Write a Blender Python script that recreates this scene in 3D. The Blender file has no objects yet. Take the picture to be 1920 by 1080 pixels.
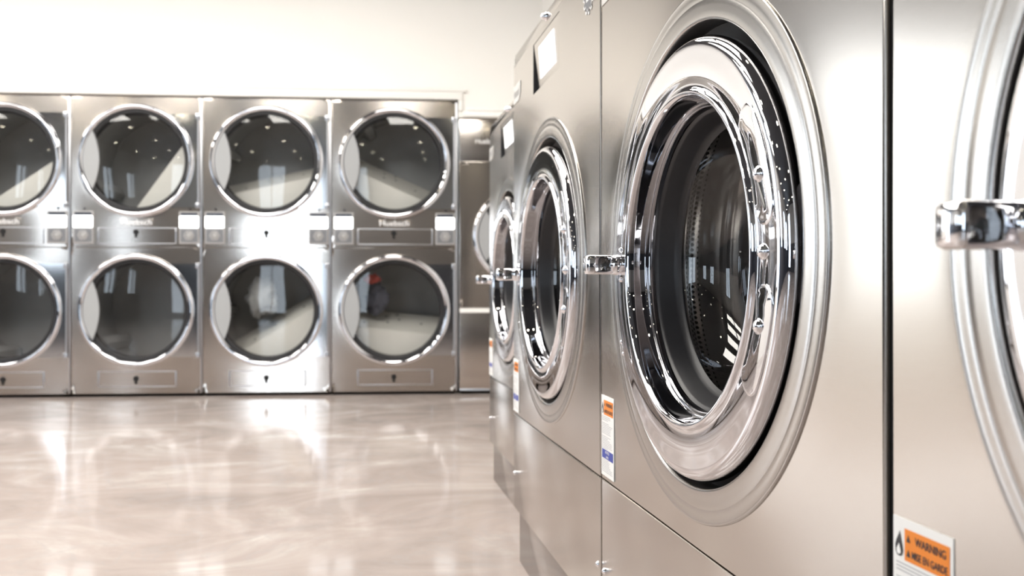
import bpy, bmesh, math, random
from math import pi, sin, cos, tan, atan2, radians as R
from mathutils import Vector, Matrix
random.seed(7)
S = bpy.context.scene
C = S.collection

# ------------------------------------------------------------------ materials
MATS = {}
def new_mat(name):
    m = bpy.data.materials.new(name); m.use_nodes = True
    MATS[name] = m
    nt = m.node_tree
    return m, nt, nt.nodes['Principled BSDF']
def simple(name, col, rough=.5, metal=0., emis=None, es=0., spec=.5, noise=0., nscale=30.):
    m, nt, b = new_mat(name)
    b.inputs['Base Color'].default_value = (*col, 1)
    b.inputs['Roughness'].default_value = rough
    b.inputs['Metallic'].default_value = metal
    b.inputs['Specular IOR Level'].default_value = spec
    if emis:
        b.inputs['Emission Color'].default_value = (*emis, 1)
        b.inputs['Emission Strength'].default_value = es
    if noise:
        tc = nt.nodes.new('ShaderNodeTexCoord'); n = nt.nodes.new('ShaderNodeTexNoise')
        n.inputs['Scale'].default_value = nscale
        nt.links.new(tc.outputs['Object'], n.inputs['Vector'])
        r = nt.nodes.new('ShaderNodeMix'); r.data_type = 'RGBA'
        r.inputs['A'].default_value = (*[c*(1-noise) for c in col], 1)
        r.inputs['B'].default_value = (*[min(1, c*(1+noise)) for c in col], 1)
        nt.links.new(n.outputs['Fac'], r.inputs['Factor'])
        nt.links.new(r.outputs['Result'], b.inputs['Base Color'])
    return m
def steel(name, col, r0, r1, aniso=.75, bump=.02):
    m, nt, b = new_mat(name)
    N, L = nt.nodes, nt.links
    b.inputs['Metallic'].default_value = 1
    tc = N.new('ShaderNodeTexCoord'); mp = N.new('ShaderNodeMapping')
    mp.inputs['Scale'].default_value = (3, 3, 900)
    L.new(tc.outputs['Object'], mp.inputs['Vector'])
    n = N.new('ShaderNodeTexNoise'); n.inputs['Scale'].default_value = 1; n.inputs['Detail'].default_value = 3
    L.new(mp.outputs['Vector'], n.inputs['Vector'])
    n2 = N.new('ShaderNodeTexNoise'); n2.inputs['Scale'].default_value = 2.2; n2.inputs['Detail'].default_value = 3
    L.new(tc.outputs['Object'], n2.inputs['Vector'])
    mr = N.new('ShaderNodeMapRange'); mr.inputs['To Min'].default_value = r0; mr.inputs['To Max'].default_value = r1
    L.new(n.outputs['Fac'], mr.inputs['Value']); L.new(mr.outputs['Result'], b.inputs['Roughness'])
    mx = N.new('ShaderNodeMix'); mx.data_type = 'RGBA'
    mx.inputs['A'].default_value = (*[c*.94 for c in col], 1); mx.inputs['B'].default_value = (*[c*1.05 for c in col], 1)
    L.new(n2.outputs['Fac'], mx.inputs['Factor']); L.new(mx.outputs['Result'], b.inputs['Base Color'])
    b.inputs['Anisotropic'].default_value = aniso
    cx = N.new('ShaderNodeCombineXYZ'); cx.inputs['Z'].default_value = 1
    L.new(cx.outputs['Vector'], b.inputs['Tangent'])
    if bump:
        bp = N.new('ShaderNodeBump'); bp.inputs['Strength'].default_value = bump; bp.inputs['Distance'].default_value = .001
        L.new(n.outputs['Fac'], bp.inputs['Height']); L.new(bp.outputs['Normal'], b.inputs['Normal'])
    return m
def thin_glass(name, tint, refl_ior=1.5, rough=.0, extra=0.):
    m = bpy.data.materials.new(name); m.use_nodes = True; MATS[name] = m
    nt = m.node_tree; nt.nodes.clear(); N, L = nt.nodes, nt.links
    out = N.new('ShaderNodeOutputMaterial'); mix = N.new('ShaderNodeMixShader')
    t = N.new('ShaderNodeBsdfTransparent'); t.inputs['Color'].default_value = (*tint, 1)
    g = N.new('ShaderNodeBsdfGlossy'); g.inputs['Roughness'].default_value = rough
    f = N.new('ShaderNodeLayerWeight'); f.inputs['Blend'].default_value = .5
    pw = N.new('ShaderNodeMath'); pw.operation = 'POWER'; pw.inputs[1].default_value = 5; L.new(f.outputs['Facing'], pw.inputs[0])
    ad = N.new('ShaderNodeMath'); ad.operation = 'MULTIPLY_ADD'; ad.inputs[1].default_value = .9-extra
    ad.inputs[2].default_value = ((refl_ior-1)/(refl_ior+1))**2+extra
    L.new(pw.outputs[0], ad.inputs[0]); L.new(ad.outputs[0], mix.inputs['Fac'])
    L.new(t.outputs[0], mix.inputs[1]); L.new(g.outputs[0], mix.inputs[2]); L.new(mix.outputs[0], out.inputs['Surface'])
    return m
def perforated(name, col, rough, nu, nv, v0, v1):
    """steel drum skin with a band of punched holes, laid out in the lathe's own uv"""
    m, nt, b = new_mat(name)
    N, L = nt.nodes, nt.links
    b.inputs['Metallic'].default_value = 1; b.inputs['Roughness'].default_value = rough
    uv = N.new('ShaderNodeUVMap'); sp = N.new('ShaderNodeSeparateXYZ'); L.new(uv.outputs['UV'], sp.inputs[0])
    def M(op, a, bb=None, c=None):
        n = N.new('ShaderNodeMath'); n.operation = op
        for k, x in enumerate((a, bb, c)):
            if x is None: continue
            if isinstance(x, (int, float)): n.inputs[k].default_value = x
            else: L.new(x, n.inputs[k])
        return n.outputs[0]
    v = M('MULTIPLY', sp.outputs['Y'], nv)
    row = M('FLOOR', v)
    off = M('MULTIPLY', M('MODULO', row, 2), .5)
    u = M('ADD', M('MULTIPLY', sp.outputs['X'], nu), off)
    du = M('SUBTRACT', M('FRACT', u), .5); dv = M('SUBTRACT', M('FRACT', v), .5)
    d = M('SQRT', M('ADD', M('MULTIPLY', du, du), M('MULTIPLY', dv, dv)))
    hole = M('LESS_THAN', d, .30)
    band = M('MULTIPLY', M('GREATER_THAN', sp.outputs['Y'], v0), M('LESS_THAN', sp.outputs['Y'], v1))
    h = M('MULTIPLY', hole, band)
    mx = N.new('ShaderNodeMix'); mx.data_type = 'RGBA'
    mx.inputs['A'].default_value = (*col, 1); mx.inputs['B'].default_value = (.01, .01, .01, 1)
    L.new(h, mx.inputs['Factor']); L.new(mx.outputs['Result'], b.inputs['Base Color'])
    bp = N.new('ShaderNodeBump'); bp.inputs['Strength'].default_value = .5; bp.inputs['Distance'].default_value = .002
    L.new(M('SUBTRACT', 1, h), bp.inputs['Height']); L.new(bp.outputs['Normal'], b.inputs['Normal'])
    return m

STEEL = (.56, .525, .49)
steel('washer_steel', STEEL, .14, .21, .80)
steel('ring_steel', (.49, .47, .45), .19, .25, .5, .01)
steel('dryer_steel', (.65, .595, .545), .12, .17, .80)
steel('base_steel', (.42, .40, .385), .12, .16, .5)
simple('chrome', (.74, .74, .77), .022, 1)
simple('handle_chrome', (.90, .90, .93), .04, 1)
simple('bright_edge', (.52, .53, .56), .3, 1)
simple('plate_pale', (.74, .73, .71), .35, .5)
simple('dark_reflection_chrome', (.34, .34, .36), .03, 1)
simple('black_seal', (.012, .012, .014), .55, noise=.3, nscale=400)
simple('gasket_rubber', (.030, .029, .032), .42, noise=.15, nscale=60)
simple('dark_plastic', (.03, .03, .035), .4)
simple('gap_black', (.006, .006, .007), .8)
simple('grey_plastic', (.36, .37, .38), .38)
simple('bezel_grey', (.36, .355, .355), .35)
simple('dark_display', (.05, .055, .07), .25)
simple('button_grey', (.17, .175, .19), .4)
simple('screen_white', (.9, .9, .9), .3, emis=(.97, 1., 1.), es=2.2)
simple('screen_dim', (.86, .88, .9), .3, emis=(.95, .97, 1.), es=.85)
simple('paper_white', (.93, .93, .92), .5)
simple('label_orange', (.90, .27, .03), .5)
simple('label_blue', (.045, .07, .38), .5)
simple('ink_black', (.03, .03, .035), .5)
simple('ink_grey', (.45, .46, .48), .5)
simple('logo_white', (.9, .9, .9), .35)
simple('drum_grey', (.36, .36, .355), .45, .25, noise=.12, nscale=8)
simple('drum_back', (.42, .42, .41), .5, .1, noise=.1, nscale=6)
simple('baffle_pale', (.66, .64, .58), .45, .1, noise=.06, nscale=8)
simple('cloth_grey', (.30, .30, .29), .9, noise=.35, nscale=14)
simple('cloth_dark', (.10, .10, .12), .9, noise=.3, nscale=18)
simple('cloth_red', (.42, .07, .05), .9, noise=.25, nscale=18)
simple('wall_white', (.90, .885, .85), .6, noise=.015, nscale=3)
simple('trim_white', (.90, .89, .86), .45)
simple('ceiling_dark', (.07, .07, .075), .8)
simple('light_panel', (1, 1, 1), .5, emis=(1, .962, .90), es=15.5)
simple('down_light', (1, 1, 1), .5, emis=(1, .90, .70), es=45.)
simple('light_rim', (.85, .85, .84), .4)
simple('window_frame', (.04, .04, .045), .35, .6)
thin_glass('dryer_glass', (.90, .91, .92), 1.45, .015, .02)
thin_glass('washer_glass', (.90, .91, .92), 1.5, .0, .03)
thin_glass('frosted_glass', (.68, .63, .58), 1.45, .05)
thin_glass('window_glass', (.93, .95, .97), 1.45)
perforated('washer_drum', (.52, .51, .50), .18, 190, 20, .06, .27)

# unseen customer-side walls: grey over a dark band added for the steel and chrome reflections
def two_tone(name, z, low, high):
    m, nt, b = new_mat(name); N, L = nt.nodes, nt.links
    g = N.new('ShaderNodeNewGeometry'); sp = N.new('ShaderNodeSeparateXYZ'); L.new(g.outputs['Position'], sp.inputs[0])
    lt = N.new('ShaderNodeMath'); lt.operation = 'GREATER_THAN'; lt.inputs[1].default_value = z; L.new(sp.outputs['Z'], lt.inputs[0])
    mx = N.new('ShaderNodeMix'); mx.data_type = 'RGBA'; mx.inputs['A'].default_value = (*low, 1); mx.inputs['B'].default_value = (*high, 1)
    L.new(lt.outputs[0], mx.inputs['Factor']); L.new(mx.outputs['Result'], b.inputs['Base Color'])
    b.inputs['Roughness'].default_value = .55
two_tone('wall_two_tone', 1.25, (.022, .024, .034), (.34, .33, .32))

# poured epoxy floor: warm beige with soft white and grey marbling under a clear coat
def floor_mat():
    m, nt, b = new_mat('epoxy_floor'); N, L = nt.nodes, nt.links
    tc = N.new('ShaderNodeTexCoord'); mp = N.new('ShaderNodeMapping'); mp.inputs['Scale'].default_value = (1, 1.6, 1)
    mp.inputs['Rotation'].default_value = (0, 0, .5)
    L.new(tc.outputs['Object'], mp.inputs['Vector'])
    n1 = N.new('ShaderNodeTexNoise'); n1.inputs['Scale'].default_value = 1.5; n1.inputs['Detail'].default_value = 7
    n1.inputs['Roughness'].default_value = .6; n1.inputs['Distortion'].default_value = 1.6
    L.new(mp.outputs['Vector'], n1.inputs['Vector'])
    cr = N.new('ShaderNodeValToRGB'); e = cr.color_ramp.elements
    e[0].position = .26; e[0].color = (.30, .262, .252, 1)
    e[1].position = .74; e[1].color = (.66, .61, .585, 1)
    for p, c in ((.38, (.385, .33, .306, 1)), (.50, (.44, .375, .348, 1)), (.60, (.495, .44, .412, 1))):
        k = e.new(p); k.color = c
    L.new(n1.outputs['Fac'], cr.inputs['Fac'])
    n2 = N.new('ShaderNodeTexNoise'); n2.inputs['Scale'].default_value = 2.6; n2.inputs['Detail'].default_value = 8
    n2.inputs['Distortion'].default_value = 2.4; L.new(mp.outputs['Vector'], n2.inputs['Vector'])
    vr = N.new('ShaderNodeValToRGB'); q = vr.color_ramp.elements
    q[0].position = .47; q[0].color = (0, 0, 0, 1); q[1].position = .53; q[1].color = (0, 0, 0, 1)
    k = q.new(.50); k.color = (.45, .45, .45, 1)
    L.new(n2.outputs['Fac'], vr.inputs['Fac'])
    mx = N.new('ShaderNodeMix'); mx.data_type = 'RGBA'; mx.inputs['B'].default_value = (.40, .37, .36, 1)
    L.new(vr.outputs['Color'], mx.inputs['Factor']); L.new(cr.outputs['Color'], mx.inputs['A'])
    L.new(mx.outputs['Result'], b.inputs['Base Color'])
    b.inputs['Roughness'].default_value = .10; b.inputs['IOR'].default_value = 1.36; b.inputs['Specular IOR Level'].default_value = .36
    nb = N.new('ShaderNodeTexNoise'); nb.inputs['Scale'].default_value = 3.5; nb.inputs['Detail'].default_value = 2
    L.new(tc.outputs['Object'], nb.inputs['Vector'])
    bp = N.new('ShaderNodeBump'); bp.inputs['Strength'].default_value = .05; bp.inputs['Distance'].default_value = .02
    L.new(nb.outputs['Fac'], bp.inputs['Height']); L.new(bp.outputs['Normal'], b.inputs['Normal'])
floor_mat()

# ------------------------------------------------------------------ mesh helpers
def finish(name, bm, mat, parent=None, smooth=True, auto=None, loc=None, rot=None):
    bmesh.ops.remove_doubles(bm, verts=bm.verts, dist=1e-6)
    bmesh.ops.recalc_face_normals(bm, faces=bm.faces)
    me = bpy.data.meshes.new(name); bm.to_mesh(me); bm.free()
    mats = mat if isinstance(mat, (list, tuple)) else [mat]
    for k in mats: me.materials.append(MATS[k])
    if smooth:
        for p in me.polygons: p.use_smooth = True
        if auto is not None:
            b2 = bmesh.new(); b2.from_mesh(me)
            for ed in b2.edges:
                if len(ed.link_faces) == 2 and ed.calc_face_angle(0) > R(auto): ed.smooth = False
            b2.to_mesh(me); b2.free()
    o = bpy.data.objects.new(name, me); C.objects.link(o)
    if parent: o.parent = parent
    if loc: o.location = loc
    if rot: o.rotation_euler = rot
    return o
def box(bm, x0, x1, y0, y1, z0, z1, bev=0, seg=2, mi=0):
    r = bmesh.ops.create_cube(bm, size=1); vs = r['verts']
    for v in vs:
        v.co = Vector((x0+(v.co.x+.5)*(x1-x0), y0+(v.co.y+.5)*(y1-y0), z0+(v.co.z+.5)*(z1-z0)))
    fs = list({f for v in vs for f in v.link_faces})
    for f in fs: f.material_index = mi
    if bev:
        es = list({e for v in vs for e in v.link_edges})
        rr = bmesh.ops.bevel(bm, geom=es, offset=bev, segments=seg, profile=.5, affect='EDGES')
        for f in rr['faces']: f.material_index = mi
def lathe(bm, prof, cx=0., cz=0., n=96, y0=0., a0=0., a1=2*pi, mi=0, uv=False):
    """profile of (radius, outward distance), spun about the y axis; outward is -y"""
    full = abs(a1-a0-2*pi) < 1e-6
    lay = bm.loops.layers.uv.verify() if uv else None
    cols = n if full else n+1
    rows = []
    for (r, d) in prof:
        rows.append([bm.verts.new((cx+r*cos(a0+(a1-a0)*k/n), y0-d, cz+r*sin(a0+(a1-a0)*k/n))) for k in range(cols)])
    m = len(prof)
    for i in range(m-1):
        for k in range(n):
            k2 = (k+1) % cols
            f = bm.faces.new((rows[i][k], rows[i][k2], rows[i+1][k2], rows[i+1][k])); f.material_index = mi
            if uv:
                for lp, (uu, vv) in zip(f.loops, ((k/n, i/(m-1)), ((k+1)/n, i/(m-1)), ((k+1)/n, (i+1)/(m-1)), (k/n, (i+1)/(m-1)))):
                    lp[lay].uv = (uu, vv)
    return rows
def disc(bm, r, cx, cz, y, n=64, mi=0):
    vs = [bm.verts.new((cx+r*cos(2*pi*k/n), y, cz+r*sin(2*pi*k/n))) for k in range(n)]
    f = bm.faces.new(vs); f.material_index = mi
def quad(bm, x0, x1, z0, z1, y, mi=0):
    f = bm.faces.new([bm.verts.new(p) for p in ((x0, y, z0), (x1, y, z0), (x1, y, z1), (x0, y, z1))]); f.material_index = mi
def poly(bm, pts, y, t=0, mi=0):
    """flat outline in the x-z plane facing -y, optionally thickened by t"""
    vs = [bm.verts.new((p[0], y, p[1])) for p in pts]
    f = bm.faces.new(vs); f.material_index = mi
    if t:
        r = bmesh.ops.extrude_face_region(bm, geom=[f])
        for v in [g for g in r['geom'] if isinstance(g, bmesh.types.BMVert)]: v.co.y -= t
def polar_panel(bm, rect, c, r0, bulge=None, y=0., mi=0, n=128):
    """rectangle with a round hole, meshed radially so that sheet-metal draw marks can follow the hole"""
    x0, x1, z0, z1 = rect
    angs = sorted(set([2*pi*k/n for k in range(n)] + [atan2(zz-c[1], xx-c[0]) % (2*pi) for xx in (x0, x1) for zz in (z0, z1)]))
    steps = [0, .03, .07, .12, .18, .25, .33, .42, .52, .64, .78, .9, 1]
    rows = []
    for a in angs:
        ca, sa = cos(a), sin(a)
        t = min([q for q in ((x1-c[0])/ca if ca > 1e-9 else 9, (x0-c[0])/ca if ca < -1e-9 else 9,
                             (z1-c[1])/sa if sa > 1e-9 else 9, (z0-c[1])/sa if sa < -1e-9 else 9)])
        row = []
        for s in steps:
            r = r0+(t-r0)*s
            d = bulge(r) if bulge else 0
            row.append(bm.verts.new((c[0]+r*ca, y-d, c[1]+r*sa)))
        rows.append(row)
    for i in range(len(rows)):
        A, B = rows[i], rows[(i+1) % len(rows)]
        for k in range(len(steps)-1):
            f = bm.faces.new((A[k], B[k], B[k+1], A[k+1])); f.material_index = mi
def fold(bm, rect, y=0., depth=.03, r=.0025, mi=0):
    """rounded fold along the edge of a sheet"""
    x0, x1, z0, z1 = rect
    prev = None
    for k in range(5):
        if k < 4:
            a = k/3*pi/2; o = r*sin(a); d = r*(1-cos(a))
        else: o, d = r, depth
        ring = [bm.verts.new(p) for p in ((x0-o, y+d, z0-o), (x1+o, y+d, z0-o), (x1+o, y+d, z1+o), (x0-o, y+d, z1+o))]
        if prev:
            for j in range(4):
                f = bm.faces.new((prev[j], prev[(j+1) % 4], ring[(j+1) % 4], ring[j])); f.material_index = mi
        prev = ring
def dome(bm, r, h, x, y, z, n=20):
    """domed nut standing on a face that looks toward -y"""
    lathe(bm, [(r*1.25, 0), (r*1.25, h*.25), (r, h*.3)]+[(r*cos(k/6*pi/2), h*.3+h*.7*sin(k/6*pi/2)) for k in range(1, 7)], x, z, n, y)
TXT = {}
def text_into(bm, s, x, z, h, y, width=None, align='CENTER', mi=0, bold=0.):
    cu = bpy.data.curves.new('t', 'FONT'); cu.body = s; cu.size = 1; cu.align_x = align; cu.align_y = 'CENTER'; cu.offset = bold
    cu.fill_mode = 'FRONT'
    o = bpy.data.objects.new('t', cu); C.objects.link(o)
    dg = bpy.context.evaluated_depsgraph_get(); dg.update()
    me = bpy.data.meshes.new_from_object(o.evaluated_get(dg))
    xs = [v.co.x for v in me.vertices]; zs = [v.co.y for v in me.vertices]
    sz = h/(max(zs)-min(zs)); sx = sz if width is None else width/(max(xs)-min(xs))
    mx_, mz_ = (max(xs)+min(xs))/2, (max(zs)+min(zs))/2
    for v in me.vertices: v.co = Vector((x+(v.co.x-mx_)*sx, y, z+(v.co.y-mz_)*sz))
    tmp = bmesh.new(); tmp.from_mesh(me)
    vm = {v: bm.verts.new(v.co) for v in tmp.verts}
    for f in tmp.faces:
        try:
            nf = bm.faces.new([vm[v] for v in f.verts]); nf.material_index = mi
        except ValueError: pass
    tmp.free(); bpy.data.objects.remove(o); bpy.data.curves.remove(cu); bpy.data.meshes.remove(me)
def empty(name, loc, rz, label, cat, group=None):
    o = bpy.data.objects.new(name, None); C.objects.link(o); o.empty_display_size = .1
    o.location = loc; o.rotation_euler = (0, 0, rz)
    tag(o, label, cat, group); return o
def tag(o, label, cat, group=None):
    o['label'] = label; o['category'] = cat
    if group: o['group'] = group
    return o
def struct(o):
    o['kind'] = 'structure'; return o
def copy_tree(o, parent=None):
    c = o.copy(); C.objects.link(c); c.parent = parent
    for ch in list(o.children): copy_tree(ch, c)
    return c

# ------------------------------------------------------------------ camera
F = 1640.; VPX = 655.; HOR = 545.; EYE = .66
TH = math.atan((960-VPX)/F)
cs, sn = cos(TH), sin(TH)
cam = bpy.data.cameras.new('camera'); camo = bpy.data.objects.new('camera', cam); C.objects.link(camo)
cam.sensor_width = 36; cam.lens = F/1920*36; cam.shift_y = (HOR-540)/1920
camo.location = (0, 0, EYE); camo.rotation_euler = (pi/2, 0, -TH)
cam.clip_start = .02
cam.dof.use_dof = True; cam.dof.focus_distance = 1.02; cam.dof.aperture_fstop = 6.8
S.camera = camo
def c2w(xr, zc): return (xr*cs+zc*sn, -xr*sn+zc*cs)

# ------------------------------------------------------------------ room shell
WX0, WX1, WY0 = -5.6, 1.21, -4.6
CEIL = 3.05
AW = R(4.2)                                   # turn of the dryer wall against the picture plane
A0 = 5.6
WROT = math.atan(tan(AW))-TH
def wall_pt(t, out=0.):                       # point along the dryer front, `out` toward the room
    x, y = c2w(t*cos(AW), A0+t*sin(AW))
    return (x+out*sin(WROT), y-out*cos(WROT))
bm = bmesh.new(); box(bm, WX0-.2, WX1+.2, WY0-.2, 7.6, -.1, 0)
struct(finish('floor', bm, 'epoxy_floor', smooth=False))
bm = bmesh.new(); box(bm, WX0-.2, WX1+.2, WY0-.2, 7.6, CEIL, CEIL+.1)
struct(finish('ceiling', bm, 'ceiling_dark', smooth=False))
PITCH = .7944
T_R = -.3476                                   # right edge of the double dryers
T_L = T_R-4*PITCH
H_D = 1.868
T_BIG = T_R+.83
# far wall in wall coordinates (x along, y back)
bx, by = wall_pt(0)
bm = bmesh.new()
WIN_F = (T_L-1.28, T_L-.08, .62, 2.98)
TE0, TE1 = -5.4, 1.35
box(bm, T_L-.002, T_R+.004, -.012, .14, H_D+.006, CEIL+.02)
box(bm, T_R+.004, TE1, -.012, .14, 1.762, CEIL+.02)
box(bm, T_BIG+.01, TE1, -.012, .14, 0, 1.762)
box(bm, T_L-.05, TE1, .80, .90, 0, CEIL+.02); box(bm, T_L-.05, T_L-.012, .14, .80, 0, CEIL+.02)
box(bm, TE0, WIN_F[0], -.012, .14, 0, CEIL+.02)
box(bm, WIN_F[1], T_L-.008, -.012, .14, 0, CEIL+.02)
box(bm, WIN_F[0], WIN_F[1], -.012, .14, 0, WIN_F[2])
box(bm, WIN_F[0], WIN_F[1], -.012, .14, WIN_F[3], CEIL+.02)
struct(finish('wall_far', bm, 'wall_white', smooth=False, loc=(bx, by, 0), rot=(0, 0, WROT)))
def window(name, x0, x1, z0, z1, loc, rot, nx=2, nz=1, glass='window_glass'):
    bm = bmesh.new(); w = .04
    box(bm, x0, x0+w, 0, .06, z0, z1); box(bm, x1-w, x1, 0, .06, z0, z1)
    box(bm, x0+w, x1-w, 0, .06, z0, z0+w); box(bm, x0+w, x1-w, 0, .06, z1-w, z1)
    for k in range(1, nx):
        xm = x0+(x1-x0)*k/nx; box(bm, xm-w/2, xm+w/2, .005, .055, z0+w, z1-w)
    for k in range(1, nz):
        zm = z0+(z1-z0)*k/nz; box(bm, x0+w, x1-w, .008, .052, zm-w/2, zm+w/2)
    o = struct(finish(name, bm, 'window_frame', smooth=False, loc=loc, rot=rot))
    bm = bmesh.new(); quad(bm, x0+w/2, x1-w/2, z0+w/2, z1-w/2, .03)
    finish('pane', bm, glass, o, smooth=False)
    return o
window('window_1', WIN_F[0], WIN_F[1], WIN_F[2], WIN_F[3], (bx, by, 0), (0, 0, WROT), 1, 1, 'frosted_glass')
# left wall with two shop windows
def wall_with_windows(name, along0, along1, wins, loc, rot, mat):
    bm = bmesh.new(); p = along0
    for (a, b, z0, z1) in wins:
        box(bm, p, a, 0, .14, 0, CEIL+.02); box(bm, a, b, 0, .14, 0, z0); box(bm, a, b, 0, .14, z1, CEIL+.02); p = b
    box(bm, p, along1, 0, .14, 0, CEIL+.02)
    return struct(finish(name, bm, mat, smooth=False, loc=loc, rot=rot))
# left wall: local x runs toward the far end, faces +x
wl = [(1.2, 2.1, 1.0, 2.3), (3.2, 4.1, 1.0, 2.3), (6.9, 7.8, 1.0, 2.3)]
LROT = (0, 0, pi/2); LLOC = (WX0, WY0, 0)
wall_with_windows('wall_left', -.1, 11.4, wl, LLOC, LROT, 'wall_two_tone')
for k, w in enumerate(wl): window('window_%d' % (k+2), *w, (WX0, WY0, 0), LROT, 2, 1)
# near wall behind the camera, a glazed shop door in it
NROT = (0, 0, pi); NLOC = (WX1, WY0, 0)
wn = [(4.05, 5.45, .15, 2.8)]
wall_with_windows('wall_near', -.2, WX1-WX0+.1, wn, NLOC, NROT, 'wall_two_tone')
for k, w in enumerate(wn): window('window_%d' % (k+5), *w, NLOC, NROT, 2, 1)
bm = bmesh.new(); box(bm, WX1, WX1+.14, WY0, 5.56, 0, CEIL+.02)
struct(finish('wall_right', bm, 'wall_white', smooth=False))
# trim over the dryers, stepping down to the single dryer
bm = bmesh.new()
box(bm, T_L-.06, T_R+.03, -.030, -.0125, H_D+.004, H_D+.052, .003)
box(bm, T_L-.06, T_R+.055, -.036, -.0125, H_D+.053, H_D+.075, .004)
box(bm, T_R+.006, T_R+.03, -.030, -.0125, 1.80, H_D+.004, .003)
struct(finish('trim_1', bm, 'trim_white', smooth=True, auto=30, loc=(bx, by, 0), rot=(0, 0, WROT)))
bm = bmesh.new()
box(bm, T_R+.031, T_BIG+.03, -.030, -.0125, 1.766, 1.80, .003)
box(bm, T_R+.056, T_BIG+.03, -.036, -.0125, 1.801, 1.818, .004)
struct(finish('trim_2', bm, 'trim_white', smooth=True, auto=30, loc=(bx, by, 0), rot=(0, 0, WROT)))
# ceiling lights: flat panels added out of view for base light, then round downlights
def ceiling_panel(x, y, label):
    t = empty('added_light_panel', (x, y, CEIL-.035), 0, label, 'ceiling light', 'added base-light panels')
    bm = bmesh.new()
    for a in ((-.31, -.28, -.61, .61), (.28, .31, -.61, .61), (-.28, .28, -.61, -.58), (-.28, .28, .58, .61)):
        box(bm, a[0], a[1], a[2], a[3], 0, .034)
    finish('light_frame', bm, 'light_rim', t, smooth=False)
    bm = bmesh.new(); f = bm.faces.new([bm.verts.new(p) for p in ((-.28, -.58, .012), (-.28, .58, .012), (.28, .58, .012), (.28, -.58, .012))])
    o = finish('diffuser', bm, 'light_panel', t, smooth=False)
    return t
for x, y in ((-4.6, 4.1), (-4.6, 2.8), (-3.5, 4.0), (-3.5, 2.7), (-2.4, 3.9), (-2.4, 2.6), (-1.3, 3.7), (-1.3, 2.4), (-.2, 3.6), (-.2, 2.3)):
    ceiling_panel(x, y, 'added white flat light panel, out of view, giving base light over the laundry floor')
dl = None
for i in range(4):
    for j in range(5):
        x, y = (-5.0, -3.6, -1.9, .1)[i], -3.9+j*1.75
        if dl is None:
            dl = empty('downlight', (x, y, CEIL-.02), 0, 'small round warm downlight recessed in the ceiling', 'ceiling light', 'round ceiling downlights')
            bm = bmesh.new(); lathe(bm, [(.055, 0), (.075, .004), (.08, -.019)], n=24)
            o = finish('light_rim', bm, 'light_rim', dl, rot=(-pi/2, 0, 0))
            o.rotation_euler = (pi/2, 0, 0)
            bm = bmesh.new(); disc(bm, .055, 0, 0, 0, 24)
            finish('lamp_lens', bm, 'down_light', dl, smooth=False).rotation_euler = (pi/2, 0, 0)
        else:
            c = copy_tree(dl); c.location = (x, y, CEIL-.02)

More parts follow.
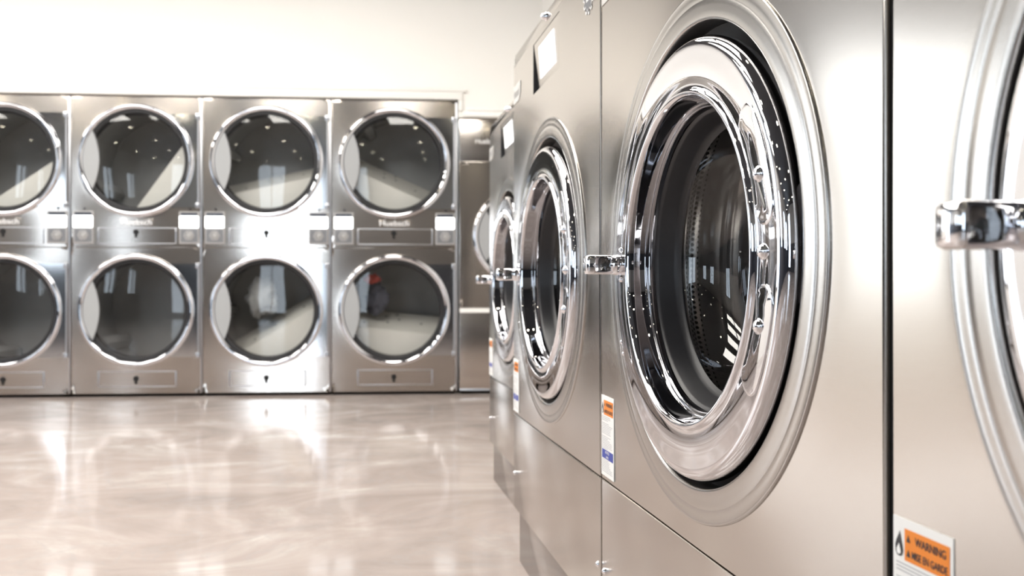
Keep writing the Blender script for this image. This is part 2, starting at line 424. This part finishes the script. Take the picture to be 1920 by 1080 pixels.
# ------------------------------------------------------------------ front-loading washers
X0 = .396; WW = .759; HW = WW/2-.0042
ZC = .70
ZD = .6955
ZSEAM, ZTOP = .360, 1.212
def add_ring(parent):
    bm = bmesh.new()
    lathe(bm, [(.3065, .0015), (.3063, .0044), (.3055, .0058), (.3045, .0062), (.3032, .0060), (.3020, .0058), (.296, .0062), (.2905, .0066), (.2897, .00645), (.2889, .00645), (.2880, .0067),
               (.282, .0071), (.276, .0075), (.2700, .0078), (.2680, .0076), (.2667, .0068), (.2659, .0050), (.2655, .0015), (.2655, -.022)], 0, ZC, 128)
    finish('porthole_ring', bm, 'ring_steel', parent)
    bm = bmesh.new(); lathe(bm, [(.2655, -.021), (.252, -.030), (.236, -.031), (.205, -.031)], 0, ZC, 96)
    finish('door_seal', bm, 'black_seal', parent)
def make_washer():
    t = empty('washing_machine', (0, 0, 0), 0, 'x', 'washing machine', 'row of steel washing machines')
    # cabinet body
    bm = bmesh.new()
    box(bm, -HW+.004, HW-.004, .45, .66, .13, 1.236, .004)
    for sx in (-1, 1):
        a, b = sorted((sx*(HW-.004), sx*(HW-.022)))
        box(bm, a, b, .031, .45, .13, 1.236)
    box(bm, -HW+.022, HW-.022, .031, .45, 1.225, 1.236); box(bm, -HW+.022, HW-.022, .031, .45, .13, .14)
    box(bm, -HW+.022, HW-.022, .032, .05, .15, .352)
    finish('cabinet', bm, 'washer_steel', t, auto=30)
    # front panel, drawn slightly around the porthole
    bm = bmesh.new()
    rect = (-HW+.0025, HW-.0025, ZSEAM+.004, 1.0865)
    bul = lambda r: .0038*math.exp(-(max(r-.305, 0))/.045)
    polar_panel(bm, rect, (0, ZC), .303, bul, n=160)
    px0, px1, pz0, pz1 = -.145, .097, 1.0885, 1.197
    X = (rect[0], px0, px1, rect[1]); Z = (rect[3], pz0, pz1, ZTOP-.004)
    for i in range(3):
        for j in range(3):
            if (i, j) == (1, 1): continue
            bmv = [bm.verts.new(p) for p in ((X[i], 0, Z[j]), (X[i+1], 0, Z[j]), (X[i+1], 0, Z[j+1]), (X[i], 0, Z[j+1]))]
            bm.faces.new(bmv)
    fold(bm, (rect[0], rect[1], rect[2], ZTOP-.004))
    finish('front_panel', bm, 'washer_steel', t, auto=25)
    # tilted display pocket
    d = bmesh.new()
    vs = lambda *ps: d.faces.new([d.verts.new(p) for p in ps])
    dt, db = .0008, .0085
    vs((px0, dt, pz1), (px1, dt, pz1), (px1, db, pz0), (px0, db, pz0))
    o = finish('display_panel', d, 'washer_steel', t, smooth=False)
    d = bmesh.new()
    d.faces.new([d.verts.new(p) for p in ((px0, 0, pz0), (px0, 0, pz1), (px0, dt, pz1), (px0, db, pz0))])
    d.faces.new([d.verts.new(p) for p in ((px1, 0, pz0), (px1, 0, pz1), (px1, dt, pz1), (px1, db, pz0))])
    d.faces.new([d.verts.new(p) for p in ((px0, 0, pz0), (px1, 0, pz0), (px1, db, pz0), (px0, db, pz0))])
    d.faces.new([d.verts.new(p) for p in ((px0, 0, pz1), (px1, 0, pz1), (px1, dt, pz1), (px0, dt, pz1))])
    finish('pocket_wall', d, 'dark_plastic', o, smooth=False)
    d = bmesh.new()
    def pk(x, z, off=.0012):
        k = (pz1-z)/(pz1-pz0); return (x, dt+(db-dt)*k-off, z)
    d.faces.new([d.verts.new(p) for p in (pk(-.097, 1.112), pk(.046, 1.112), pk(.046, 1.179), pk(-.097, 1.179))])
    finish('screen', d, 'screen_dim', o, smooth=False)
    # top strip with a domed nut
    bm = bmesh.new(); box(bm, -HW, HW, .0035, .03, ZTOP+.0005, 1.236, .0025)
    finish('top_strip', bm, 'washer_steel', t, auto=30)
    bm = bmesh.new(); dome(bm, .0075, .013, -.028, .0035, 1.224); finish('dome_nut', bm, 'handle_chrome', t)
    # lower panel, plinth
    bm = bmesh.new(); r2 = (-HW+.0025, HW-.0025, .135, ZSEAM-.0025)
    quad(bm, *r2, 0); fold(bm, r2)
    finish('lower_panel', bm, 'washer_steel', t, auto=25)
    for sx in (-1, 1):
        bm = bmesh.new(); dome(bm, .0042, .0042, sx*(HW-.014), 0, .217); finish('dome_nut', bm, 'handle_chrome', t)
    bm = bmesh.new(); box(bm, -HW+.012, HW-.004, .012, .62, 0, .1305, .002)
    finish('plinth', bm, 'base_steel', t, auto=30)
    bm = bmesh.new(); box(bm, -HW-.0076, -HW-.0002, .0045, .04, .132, 1.23); finish('gap_shade_strip', bm, 'gap_black', t, smooth=False)  # black strip filling the gap between washers, standing in for its shade
    # brand badge at the far upper corner, cog emblem at the near upper corner
    bm = bmesh.new(); poly(bm, [(-.372, 1.112), (-.305, 1.112), (-.288, 1.128), (-.288, 1.155), (-.372, 1.155)], -.0004, .0008)
    bg = finish('nameplate', bm, 'bezel_grey', t, smooth=False); bg.data.materials[0] = MATS['plate_pale']
    bm = bmesh.new(); text_into(bm, 'Huebsch', -.332, 1.135, .020, -.0016, .066, bold=.01)
    finish('lettering', bm, 'bezel_grey', bg, smooth=False)
    def cog(rr, y, nt=12, cx=.308, cz=1.158):
        pts = []
        for k in range(nt):
            a = 2*pi*k/nt
            for da, q in ((-.17, .80), (-.11, 1.), (.11, 1.), (.17, .80)): pts.append((cx+rr*q*cos(a+da), cz+rr*q*sin(a+da)))
        return pts
    bm = bmesh.new(); poly(bm, cog(.034, 0), -.0004, .0006); em = finish('cog_emblem', bm, 'logo_white', t, smooth=False)
    bm = bmesh.new(); poly(bm, cog(.029, 0), -.0012, .0003); finish('cog_face', bm, 'button_grey', em, smooth=False)
    bm = bmesh.new()
    for k, (w, h) in enumerate(((.03, .007), (.024, .005))): quad(bm, .308-w/2, .308+w/2, 1.160-k*.013, 1.160-k*.013+h, -.0018)
    finish('cog_bar', bm, 'logo_white', em, smooth=False)
    # warning sticker
    sx0, sx1, sz0, sz1 = -HW+.004, -HW+.069, .3695, .495
    bm = bmesh.new(); box(bm, sx0, sx1, -.0016, -.0002, sz0, sz1, 0)
    st = finish('warning_sticker', bm, 'paper_white', t, smooth=False)
    ox0, ox1, oz0, oz1 = sx0+.0135, sx1-.003, sz1-.0295, sz1-.0065
    bm = bmesh.new(); quad(bm, ox0, ox1, oz0, oz1, -.0019); finish('orange_heading', bm, 'label_orange', st, smooth=False)
    bm = bmesh.new()
    text_into(bm, 'WARNING', ox0+.0285, oz1-.0065, .0060, -.0022, .033, bold=.02)
    text_into(bm, 'MISE EN GARDE', ox0+.0275, oz0+.0060, .0055, -.0022, .038, bold=.02)
    for zz in (oz1-.0065, oz0+.0060): poly(bm, [(ox0+.0025, zz-.0025), (ox0+.0068, zz-.0025), (ox0+.0046, zz+.0028)], -.0022)
    finish('heading_text', bm, 'ink_black', st, smooth=False)
    bm = bmesh.new(); fx, fz = sx0+.0072, sz1-.0195
    fl = [(0, -.0085), (.0032, -.0075), (.0045, -.004), (.0038, .0), (.0025, .0035), (.0008, .010), (-.0008, .0065), (-.0030, .003), (-.0045, -.001), (-.0042, -.0055), (-.0025, -.0080)]
    poly(bm, [(fx+p[0], fz+p[1]) for p in fl], -.0020)
    finish('flame_symbol', bm, 'ink_black', st, smooth=False)
    bm = bmesh.new(); poly(bm, [(fx+p[0]*.55, fz-.0034+p[1]*.45) for p in fl], -.0023)
    finish('flame_core', bm, 'paper_white', st, smooth=False)
    bm = bmesh.new(); rn = random.Random(3)
    z = oz0-.0035
    while z > sz0+.005:
        if not (sz0+.0265 < z < sz0+.043):
            w = .055*rn.uniform(.55, 1.) if rn.random() > .12 else 0
            if w: quad(bm, sx0+.004, sx0+.004+w, z, z+.0008, -.0019)
        z -= .0026
    finish('fine_print', bm, 'ink_grey', st, smooth=False)
    bm = bmesh.new(); quad(bm, sx0+.004, sx1-.003, sz0+.0275, sz0+.0415, -.0019); finish('blue_band', bm, 'label_blue', st, smooth=False)
    bm = bmesh.new(); text_into(bm, 'NOTICE', (sx0+sx1)/2, sz0+.038, .0042, -.0022, .021, bold=.02); text_into(bm, 'AVIS', (sx0+sx1)/2, sz0+.031, .0042, -.0022, .013, bold=.02)
    finish('band_text', bm, 'logo_white', st, smooth=False)
    # porthole surround
    add_ring(t)
    bm = bmesh.new(); box(bm, .2495, .2635, .004, .028, ZC-.055, ZC+.06, .002)
    hb = finish('hinge_block', bm, 'dark_plastic', t, auto=30)
    # chrome door
    bm = bmesh.new()
    lathe(bm, [(.244, -.016), (.2500, -.013), (.2530, -.008), (.2543, -.003), (.2547, .002), (.2543, .0065), (.2530, .0105), (.2508, .0138), (.2480, .0160), (.2450, .0171), (.2420, .0174), (.2390, .0174),
               (.234, .01735), (.227, .01755), (.2195, .0176), (.212, .0173), (.206, .01685), (.2015, .0164), (.1985, .0163), (.1968, .0178), (.1950, .0200), (.1925, .0212), (.1900, .0206), (.1882, .0185), (.1872, .015),
               (.1862, .009), (.1850, .002), (.1838, -.004), (.1825, -.0075), (.1800, -.0085), (.1785, -.0075), (.1772, -.0085), (.1765, -.0115), (.1758, -.0165)], 0, ZD, 160)
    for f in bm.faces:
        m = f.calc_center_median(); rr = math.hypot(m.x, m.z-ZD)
        if rr < .1874 and m.y > -.014: f.material_index = 1  # inner funnel faces: dark reflection put into a darker chrome colour
    door = finish('door', bm, ['chrome', 'dark_reflection_chrome'], t)
    for (a0_, a1_) in ((R(11), R(36)), (R(-12), R(-33))):
        bm = bmesh.new(); n = 14
        cap = []
        rm, hw = .2200, .0180
        sg = 1 if a1_ > a0_ else -1
        for k in range(n+1): a = a0_+(a1_-a0_)*k/n; cap.append((rm+hw, a, 0, 0))
        for k in range(1, 8): cap.append((rm+hw*cos(k/8*pi), a1_+sg*hw*sin(k/8*pi)/rm, 0, 0))
        for k in range(n+1): a = a1_+(a0_-a1_)*k/n; cap.append((rm-hw, a, 0, 0))
        for k in range(1, 8): cap.append((rm-hw*cos(k/8*pi), a0_-sg*hw*sin(k/8*pi)/rm, 0, 0))
        ac = (a0_+a1_)/2; rows = []
        for (f, d) in ((1., .0166), (.985, .0176), (.96, .0183), (.92, .0184)):
            rows.append([bm.verts.new(((rm+(q[0]-rm)*(f if f > .9 else f-.1))*cos(ac+(q[1]-ac)*f), -d, ZD+(rm+(q[0]-rm)*(f if f > .9 else f-.1))*sin(ac+(q[1]-ac)*f))) for q in cap])
        for A, B in zip(rows, rows[1:]):
            for k in range(len(A)): bm.faces.new((A[k], A[(k+1) % len(A)], B[(k+1) % len(A)], B[k]))
        bm.faces.new(rows[-1])
        finish('hinge_pad', bm, 'chrome', door, auto=60)
    for dz in (.074, .001, -.069):
        bm = bmesh.new(); dome(bm, .0062, .0055, (.2125 if abs(dz) < .02 else .205), (-.0174 if abs(dz) < .02 else -.0180), ZD+dz); finish('hinge_bolt', bm, 'handle_chrome', door)
    for (sx, sz) in ((-.222, -.108), (-.213, -.124)):
        bm = bmesh.new(); dome(bm, .003, .003, sx, -.0152, ZD+sz); finish('screw', bm, 'handle_chrome', door)
    # handle: short hub, two dome nuts, hollow square-ended pull
    bm = bmesh.new()
    hx, hz = -.222, ZD+.001
    box(bm, hx-.012, hx+.014, -.030, -.012, hz-.0125, hz+.0125, .004, 3)
    lathe(bm, [(.0, .036), (.010, .036), (.013, .033), (.0145, .026), (.0145, .013)], hx+.002, hz, 24)
    x0_, x1_, y0_, y1_, z0_, z1_ = hx-.013, hx+.012, -.070, -.030, hz-.0135, hz+.0135
    box(bm, x0_, x1_, y0_, y1_, z0_, z1_, .0048, 2)
    h = finish('handle', bm, 'handle_chrome', door, auto=50)
    for dz in (.021, -.021):
        bm = bmesh.new(); dome(bm, .0038, .006, hx+.002, -.0148, hz+dz, 16); finish('handle_nut', bm, 'handle_chrome', door)
    # glass bowl of the door
    bm = bmesh.new()
    lathe(bm, [(.1625, -.0465), (.1605, -.052), (.154, -.066), (.144, -.080), (.130, -.092), (.112, -.101), (.088, -.107), (.060, -.111), (.030, -.113), (.0005, -.1135)], 0, ZD, 96)
    finish('door_glass', bm, 'washer_glass', door)
    bm = bmesh.new()
    lathe(bm, [(.1775, -.0150), (.1750, -.0185), (.1735, -.0190), (.1725, -.0215), (.1700, -.0300), (.1668, -.0400), (.1650, -.0455), (.1620, -.0470), (.1600, -.0490)], 0, ZD, 96)
    finish('glass_gasket', bm, 'gasket_rubber', door)
    # rubber gasket and drum
    bm = bmesh.new()
    lathe(bm, [(.204, -.0315), (.200, -.045), (.196, -.060), (.203, -.070), (.215, -.073)], 0, ZC, 96)
    finish('gasket', bm, 'gasket_rubber', t)
    bm = bmesh.new()
    lathe(bm, [(.214, -.0735), (.2145, -.077), (.219, -.082), (.226, -.085), (.231, -.092), (.2325, -.105), (.2325, -.12), (.2325, -.135), (.2345, -.145), (.2295, -.150), (.2345, -.156), (.2325, -.170), (.2325, -.20), (.2325, -.25), (.2325, -.32), (.2325, -.42), (.225, -.43), (.12, -.425), (.0, -.41)], 0, ZC, 128, uv=True)
    dr = finish('drum', bm, 'washer_drum', t)
    for k in range(3):
        a = pi/2+.5+k*2*pi/3
        bm = bmesh.new()
        prof = [(-.035, -.231), (-.02, -.19), (-.008, -.175), (.008, -.175), (.02, -.19), (.035, -.231)]
        A = [bm.verts.new((p[0], .19, p[1])) for p in prof]; B = [bm.verts.new((p[0], .42, p[1])) for p in prof]
        for i in range(5): bm.faces.new((A[i], A[i+1], B[i+1], B[i]))
        bm.faces.new(A); bm.faces.new(B)
        o = finish('lifter', bm, 'ring_steel', dr, auto=40, loc=(0, 0, ZC), rot=(0, a, 0))
    return t
proto = make_washer()
GAPY = .0
spots = [(X0, .9703, 'big steel front-loading washer with its whole round chrome door and three hinge bolts in view'),
         (X0, .9703-WW, 'steel washer cut off by the right picture edge, only half its porthole showing'),
         (X0, .9703+WW, 'steel washer left of the big one, with a white screen near its top'),
         (.483, 2.65, 'farthest steel washer of the row, set back and mostly hidden, standing nearest the dryers')]
for i, (x, y, lab) in enumerate(spots):
    o = proto if i == 0 else copy_tree(proto)
    o.location = (x, y, 0); o.rotation_euler = (0, 0, -pi/2)
    o['label'] = lab

# ------------------------------------------------------------------ stacked dryers
HD = PITCH/2-.001
ZU, ZL = 1.468, .537
RG = .345
def dryer_door(parent, cx, cz, rg=RG, plate=True, xr=None, zhalf=.29):
    bm = bmesh.new(); k = rg-RG
    lathe(bm, [(.352+k, -.001), (.352+k, .010), (.350+k, .020), (.344+k, .027), (.336+k, .030), (.327+k, .028), (.3195+k, .022), (.3155+k, .014), (.314+k, .004), (.310+k, -.012)], cx, cz, 96)
    d = finish('door', bm, 'chrome', parent)
    bm = bmesh.new(); lathe(bm, [(.3145+k, .003), (.304+k, .006), (.294+k, .003), (.290+k, -.006), (.288+k, -.040)], cx, cz, 72)
    finish('door_gasket', bm, 'black_seal', d)
    bm = bmesh.new()
    rr = .291+k
    lathe(bm, [(rr, .0015), (rr*.85, .005), (rr*.6, .009), (rr*.3, .0115), (.001, .012)], cx, cz, 72)
    finish('door_glass', bm, 'dryer_glass', d)
    # crescent grip
    rg2 = .3135+k; a = R(35)
    L_ = [(cx-rg2*cos(a*(1-2*i/16)), cz-rg2*sin(a*(1-2*i/16))) for i in range(17)]
    xm = -rg2*cos(a); zz = rg2*sin(a); b = .040
    Rr = [(cx+xm+b*(1-(q*q)), cz+zz*q) for q in [1-2*i/16 for i in range(1, 16)]]
    bm = bmesh.new(); poly(bm, L_[::1]+Rr, -.0125, .013)
    bmesh.ops.recalc_face_normals(bm, faces=bm.faces)
    finish('grip', bm, 'grey_plastic', d, auto=30)
    if plate:
        x1 = xr
        bm = bmesh.new()
        pts = [(cx+.36*sin(q), cz+.36*cos(q)) for q in [R(32)+i*R(116)/24 for i in range(25)]]
        outer = [(cx+.352*sin(R(32)), cz+zhalf), (x1, cz+zhalf), (x1, cz-zhalf), (cx+.352*sin(R(148)), cz-zhalf)]
        # plate between the ring and the hinge line
        vs = [bm.verts.new((p[0], -.004, p[1])) for p in [outer[0], outer[1], outer[2], outer[3]]+[(cx+.348*sin(q), cz+.348*cos(q)) for q in [R(146)-i*R(112)/24 for i in range(25)]]]
        f = bm.faces.new(vs); r = bmesh.ops.extrude_face_region(bm, geom=[f])
        for v in [g for g in r['geom'] if isinstance(g, bmesh.types.BMVert)]: v.co.y -= .007
        bmesh.ops.triangulate(bm, faces=[f for f in bm.faces if len(f.verts) > 4])
        finish('hinge_plate', bm, 'polished_plate', d, smooth=False)
        bm = bmesh.new()
        lathe_z(bm, .006, x1+.004, -.014, cz-zhalf-.004, cz+zhalf+.004)
        for q in (-1, 1):
            zz = cz+q*(zhalf-.012); box(bm, x1-.012, x1+.012, -.024, -.002, zz-.016, zz+.016, .003)
        finish('hinge', bm, 'bright_edge', d, auto=40)
    return d
def lathe_z(bm, r, x, y, z0, z1, n=12):
    A = [bm.verts.new((x+r*cos(2*pi*k/n), y+r*sin(2*pi*k/n), z0)) for k in range(n)]
    B = [bm.verts.new((x+r*cos(2*pi*k/n), y+r*sin(2*pi*k/n), z1)) for k in range(n)]
    for k in range(n): bm.faces.new((A[k], A[(k+1) % n], B[(k+1) % n], B[k]))
    bm.faces.new(A); bm.faces.new(B)
simple('polished_plate', (.74, .735, .74), .09, 1)
def make_drum(parent, cx, cz, rot=0., r=.37):
    bm = bmesh.new()
    lathe(bm, [(.295, -.04), (.345, -.06), (.365, -.075), (r, -.10), (r, -.30), (r, -.55), (r, -.60)], 0, 0, 64)
    d = finish('drum', bm, 'drum_grey', parent, loc=(cx, 0, cz), rot=(0, rot, 0))
    bm = bmesh.new(); lathe(bm, [(r, -.600), (.33, -.595), (.20, -.580), (.19, -.572), (.05, -.570), (.0005, -.570)], 0, 0, 64)
    finish('drum_back', bm, 'drum_back', d)
    # one broad pale lifter with a punched sloping top, two narrow ribs
    bm = bmesh.new(); q = r-.004
    def seg(h, y, n=14):
        a = math.acos(h/q)
        return [bm.verts.new((q*sin(-a+2*a*i/n), y, -q*cos(-a+2*a*i/n))) for i in range(n+1)]
    A = seg(.135*r/.37, .11); B = seg(.03*r/.37, .42); D = seg(.03*r/.37, .57)
    bm.faces.new(A); bm.faces.new((A[0], A[-1], B[-1], B[0])); bm.faces.new((B[0], B[-1], D[-1], D[0]))
    for P, Q in ((A, B), (B, D)):
        for i in range(len(P)-1): bm.faces.new((P[i], P[i+1], Q[i+1], Q[i]))
    nrm = Vector((0, -.105*r/.37, .31)).normalized()
    for (hx, f) in ((-.20, .30), (-.05, .42), (.02, .62), (-.07, .75), (.0, .88), (.17, .5)):
        c = Vector((hx, .11+.31*f, -(.135-.105*f)*r/.37))+Vector((0, -nrm.z, -nrm.y))*0
        up = Vector((0, .31, .105)).normalized(); out = Vector((0, -.105, .31)).normalized()
        c += out*.0012
        bm.faces.new([bm.verts.new(c+Vector((1, 0, 0))*.009*cos(2*pi*j/12)+up*.012*sin(2*pi*j/12)) for j in range(12)]).material_index = 1
    finish('lifter', bm, ['baffle_pale', 'ink_black'], d, smooth=False)
    for k in (1, 2):
        bm = bmesh.new()
        prof = [(-.05, -q*.985), (-.025, -q*.84), (.025, -q*.84), (.05, -q*.985)]
        A = [bm.verts.new((p[0], .14, p[1])) for p in prof]; B = [bm.verts.new((p[0], .57, p[1])) for p in prof]
        for i in range(3): bm.faces.new((A[i], A[i+1], B[i+1], B[i]))
        bm.faces.new(A); bm.faces.new(B)
        finish('rib', bm, 'drum_grey', d, smooth=False, rot=(0, k*2*pi/3, 0))
    return d
def display(parent, x, which):
    bm = bmesh.new(); w = .062
    box(bm, x-w, x+w, -.010, 0, .950, 1.152, .004)
    d = finish('control_box', bm, 'bezel_grey', parent, auto=30)
    bm = bmesh.new(); box(bm, x-.052, x+.052, -.0112, -.0098, 1.055, 1.146, .001); finish('display_head', bm, 'dark_display', d, smooth=False)
    bm = bmesh.new(); box(bm, x-.058, x+.058, -.0135, -.0108, 1.050, 1.124, .006, 3); finish('screen', bm, 'screen_white', d, smooth=False)
    bm = bmesh.new(); box(bm, x-.052, x+.052, -.0115, -.0098, .962, 1.042, .001); finish('button_field', bm, 'button_grey', d, smooth=False)
    bm = bmesh.new()
    lathe(bm, [(.033, .0114), (.033, .0150), (.026, .0165), (.023, .0150)], x, 1.003, 6)
    lathe(bm, [(.0175, .0118), (.0175, .0175), (.013, .0195), (.0005, .0198)], x+.002, 1.003, 24)
    finish('start_button', bm, 'bezel_grey', d, auto=40)
    bm = bmesh.new(); dome(bm, .0065, .004, x+.004, 0, 1.168, 12); finish('pilot_lamp', bm, 'dark_plastic', d)
def keyhole(bm, x, z):
    lathe(bm, [(.0165, 0), (.0165, .005), (.012, .006), (.0005, .0055)], x, z+.006, 24)
    box(bm, x-.008, x+.008, -.005, 0, z-.028, z+.002, .002)
def frame_rect(bm, x0, x1, z0, z1, w=.008, t=.004):
    box(bm, x0, x0+w, -t, 0, z0, z1, .0012); box(bm, x1-w, x1, -t, 0, z0, z1, .0012)
    box(bm, x0+w, x1-w, -t*.5, 0, z0, z0+w*.6, .0008); box(bm, x0+w, x1-w, -t*.5, 0, z1-w*.6, z1, .0008)
def make_dryer():
    t = empty('double_dryer', (0, 0, 0), 0, 'x', 'dryer', 'stacked double dryers along the far wall')
    xl, xr = -HD+.001, HD-.0125
    bm = bmesh.new()
    for (a, b) in ((xl, xl+.006), (xr-.006, xr)): box(bm, a, b, .012, .72, .022, H_D-.004)
    box(bm, xl+.006, xr-.006, .70, .72, .022, H_D-.004)
    for (a, b) in ((.022, .03), (.985, .995), (H_D-.012, H_D-.004)): box(bm, xl+.006, xr-.006, .012, .70, a, b)
    finish('cabinet', bm, 'dryer_steel', t, smooth=False)
    bm = bmesh.new(); box(bm, xl+.01, xr-.01, .05, .6, 0, .0215); finish('toe_base', bm, 'gap_black', t, smooth=False)
    bm = bmesh.new()
    bul = lambda r: .0012*math.exp(-(max(r-.33, 0))/.03)
    polar_panel(bm, (xl+.002, xr-.002, .024, .925), (-.003, ZL), .31, bul, n=72)
    fold(bm, (xl+.002, xr-.002, .024, .925), depth=.012)
    finish('lower_panel', bm, 'dryer_steel', t, auto=25)
    bm = bmesh.new()
    polar_panel(bm, (xl+.002, xr-.002, .932, H_D-.004), (-.003, ZU), .31, bul, n=72)
    fold(bm, (xl+.002, xr-.002, .932, H_D-.004), depth=.012)
    finish('upper_panel', bm, 'dryer_steel', t, auto=25)
    bm = bmesh.new(); box(bm, HD-.0115, HD-.0005, -.006, .05, .024, H_D-.004, .003); finish('edge_strip', bm, 'bright_edge', t, auto=30)
    for cz in (ZU, ZL):
        dryer_door(t, -.003, cz, xr=HD-.024)
    for i, cz in enumerate((ZU, ZL)): make_drum(t, -.003, cz, 0)
    display(t, -HD+.076, 0); display(t, HD-.078, 1)
    bm = bmesh.new(); frame_rect(bm, -.235, .240, .950, 1.052); finish('lint_panel', bm, 'bright_edge', t, auto=30)
    bm = bmesh.new(); frame_rect(bm, -.235, .240, .062, .160); finish('lint_panel', bm, 'bright_edge', t, auto=30)
    bm = bmesh.new(); keyhole(bm, -.006, 1.018); finish('keyhole', bm, 'gap_black', t, auto=40)
    bm = bmesh.new(); keyhole(bm, -.006, .108); finish('keyhole', bm, 'gap_black', t, auto=40)
    bm = bmesh.new(); box(bm, -.10, .10, -.0025, 0, 1.070, 1.105, .001)
    lp = finish('nameplate', bm, 'dryer_steel', t, smooth=False)
    bm = bmesh.new(); text_into(bm, 'Huebsch', -.003, 1.087, .034, -.0032, .185, bold=.006); finish('lettering', bm, 'logo_white', lp, smooth=False)
    return t
dp = make_dryer()
DL = ['double dryer at the left picture edge, cut off so that only its right half shows',
      'double dryer second from the left, with dark lower drum, left of the glare-lit one',
      'double dryer with the brightest glare on its steel front, pale baffles behind both glasses',
      'double dryer at the right end of the matching row, beside the lower single dryer']
rots = [(-.6, 2.7), (-.95, 3.0), (-.22, -.55), (.42, .1)]
dryers = []
dcopies = [dp]+[copy_tree(dp) for k in range(3)]
for k in range(4):
    o = dcopies[k]
    tt = T_L+PITCH*(k+.5)
    x, y = wall_pt(tt); o.location = (x, y, 0); o.rotation_euler = (0, 0, WROT); o['label'] = DL[k]
    dryers.append((o, tt))
    for ch in list(o.children):
        if ch.name.startswith('drum'):
            ch.rotation_euler = (0, rots[k][0 if ch.location.z > 1 else 1], 0)
            if k < 2 and ch.location.z < 1:
                for g in list(ch.children):
                    if g.name.startswith('lifter'): bpy.data.objects.remove(g)
# single large dryer behind the washers
def make_single():
    W = .80; xl, xr = -W/2, W/2; H = 1.752
    tc_ = T_R+.012+W/2
    x, y = wall_pt(tc_)
    t = empty('single_dryer', (x, y, 0), WROT, 'lower single-door dryer right of the double dryers, mostly hidden behind the washers', 'dryer')
    bm = bmesh.new()
    for (a, b) in ((xl, xl+.006), (xr-.006, xr)): box(bm, a, b, .012, .72, .022, H)
    box(bm, xl+.006, xr-.006, .70, .72, .022, H); box(bm, xl+.006, xr-.006, .012, .70, .022, .03); box(bm, xl+.006, xr-.006, .012, .70, H-.01, H)
    finish('cabinet', bm, 'dryer_steel', t, smooth=False)
    bm = bmesh.new(); box(bm, xl+.01, xr-.01, .05, .6, 0, .0215); finish('toe_base', bm, 'gap_black', t, smooth=False)
    cz = 1.007; cx = .0
    bm = bmesh.new(); r = (xl+.002, xr-.002, .552, 1.482); polar_panel(bm, r, (cx, cz), .28, None, n=72); fold(bm, r, depth=.012); finish('front_panel', bm, 'dryer_steel', t, auto=25)
    bm = bmesh.new(); r = (xl+.002, xr-.002, 1.488, H-.003); quad(bm, *r, 0); fold(bm, r, depth=.012); finish('header_panel', bm, 'dryer_steel', t, auto=25)
    bm = bmesh.new(); r = (xl+.002, xr-.002, .036, .515); quad(bm, *r, 0); fold(bm, r, depth=.012); finish('lower_panel', bm, 'dryer_steel', t, auto=25)
    bm = bmesh.new(); box(bm, xl, xr, -.010, .012, .519, .547, .003); finish('rail', bm, 'trim_white', t, auto=30)
    bm = bmesh.new(); box(bm, xl, xr, -.012, .012, .022, .034, .003); finish('edge_strip', bm, 'bright_edge', t, auto=30)
    dryer_door(t, cx, cz, .31, plate=False)
    make_drum(t, cx, cz, .6, .33)
    bm = bmesh.new(); box(bm, -.305, -.105, -.0025, 0, 1.598, 1.632, .001)
    lp = finish('nameplate', bm, 'dryer_steel', t, smooth=False)
    bm = bmesh.new(); text_into(bm, 'Huebsch', -.225, 1.615, .034, -.0032, .145, bold=.006); finish('lettering', bm, 'logo_white', lp, smooth=False)
    return t
make_single()

# ------------------------------------------------------------------ laundry seen behind two lower glasses
def crumple(name, mat, t, out, z, sx, sy, sz, seed, label):
    rn = random.Random(seed)
    bm = bmesh.new(); bmesh.ops.create_icosphere(bm, subdivisions=4, radius=1)
    from mathutils import noise
    for v in bm.verts:
        n = v.co.normalized(); q = noise.noise(n*1.7+Vector((seed, 0, 0)))*.35+abs(noise.noise(n*3.6+Vector((0, seed, 0))))*.45-.1+noise.noise(n*8)*.06
        v.co = n*(1+q); v.co = Vector((v.co.x*sx, v.co.y*sy, v.co.z*sz))
    x, y = wall_pt(t, out)
    o = finish(name, bm, mat, loc=(x, y, z), rot=(0, 0, WROT)); tag(o, label, 'clothes'); return o
crumple('garment', 'cloth_grey', dryers[2][1]-.07, -.17, ZL+.09, .10, .05, .12, 3, 'crumpled pale grey garment behind the lower glass of the glare-lit double dryer')
crumple('garment', 'cloth_dark', dryers[3][1]-.13, -.22, ZL+.07, .07, .05, .10, 8, 'dark grey garment hanging behind the left of the right-end dryer lower glass')
crumple('garment', 'cloth_red', dryers[3][1]-.155, -.15, ZL+.20, .05, .03, .03, 5, 'small red garment near the top left of the right-end dryer lower glass')

# ------------------------------------------------------------------ daylight, picture settings
w = bpy.data.worlds.new('world'); S.world = w; w.use_nodes = True
bg = w.node_tree.nodes['Background']; bg.inputs['Color'].default_value = (.80, .90, 1, 1); bg.inputs['Strength'].default_value = 6.5
S.view_settings.view_transform = 'Standard'; S.view_settings.look = 'None'; S.view_settings.exposure = 0
S.cycles.use_denoising = True
S.cycles.max_bounces = 12; S.cycles.glossy_bounces = 8; S.cycles.transparent_max_bounces = 16; S.cycles.diffuse_bounces = 4
S.cycles.sample_clamp_indirect = 12
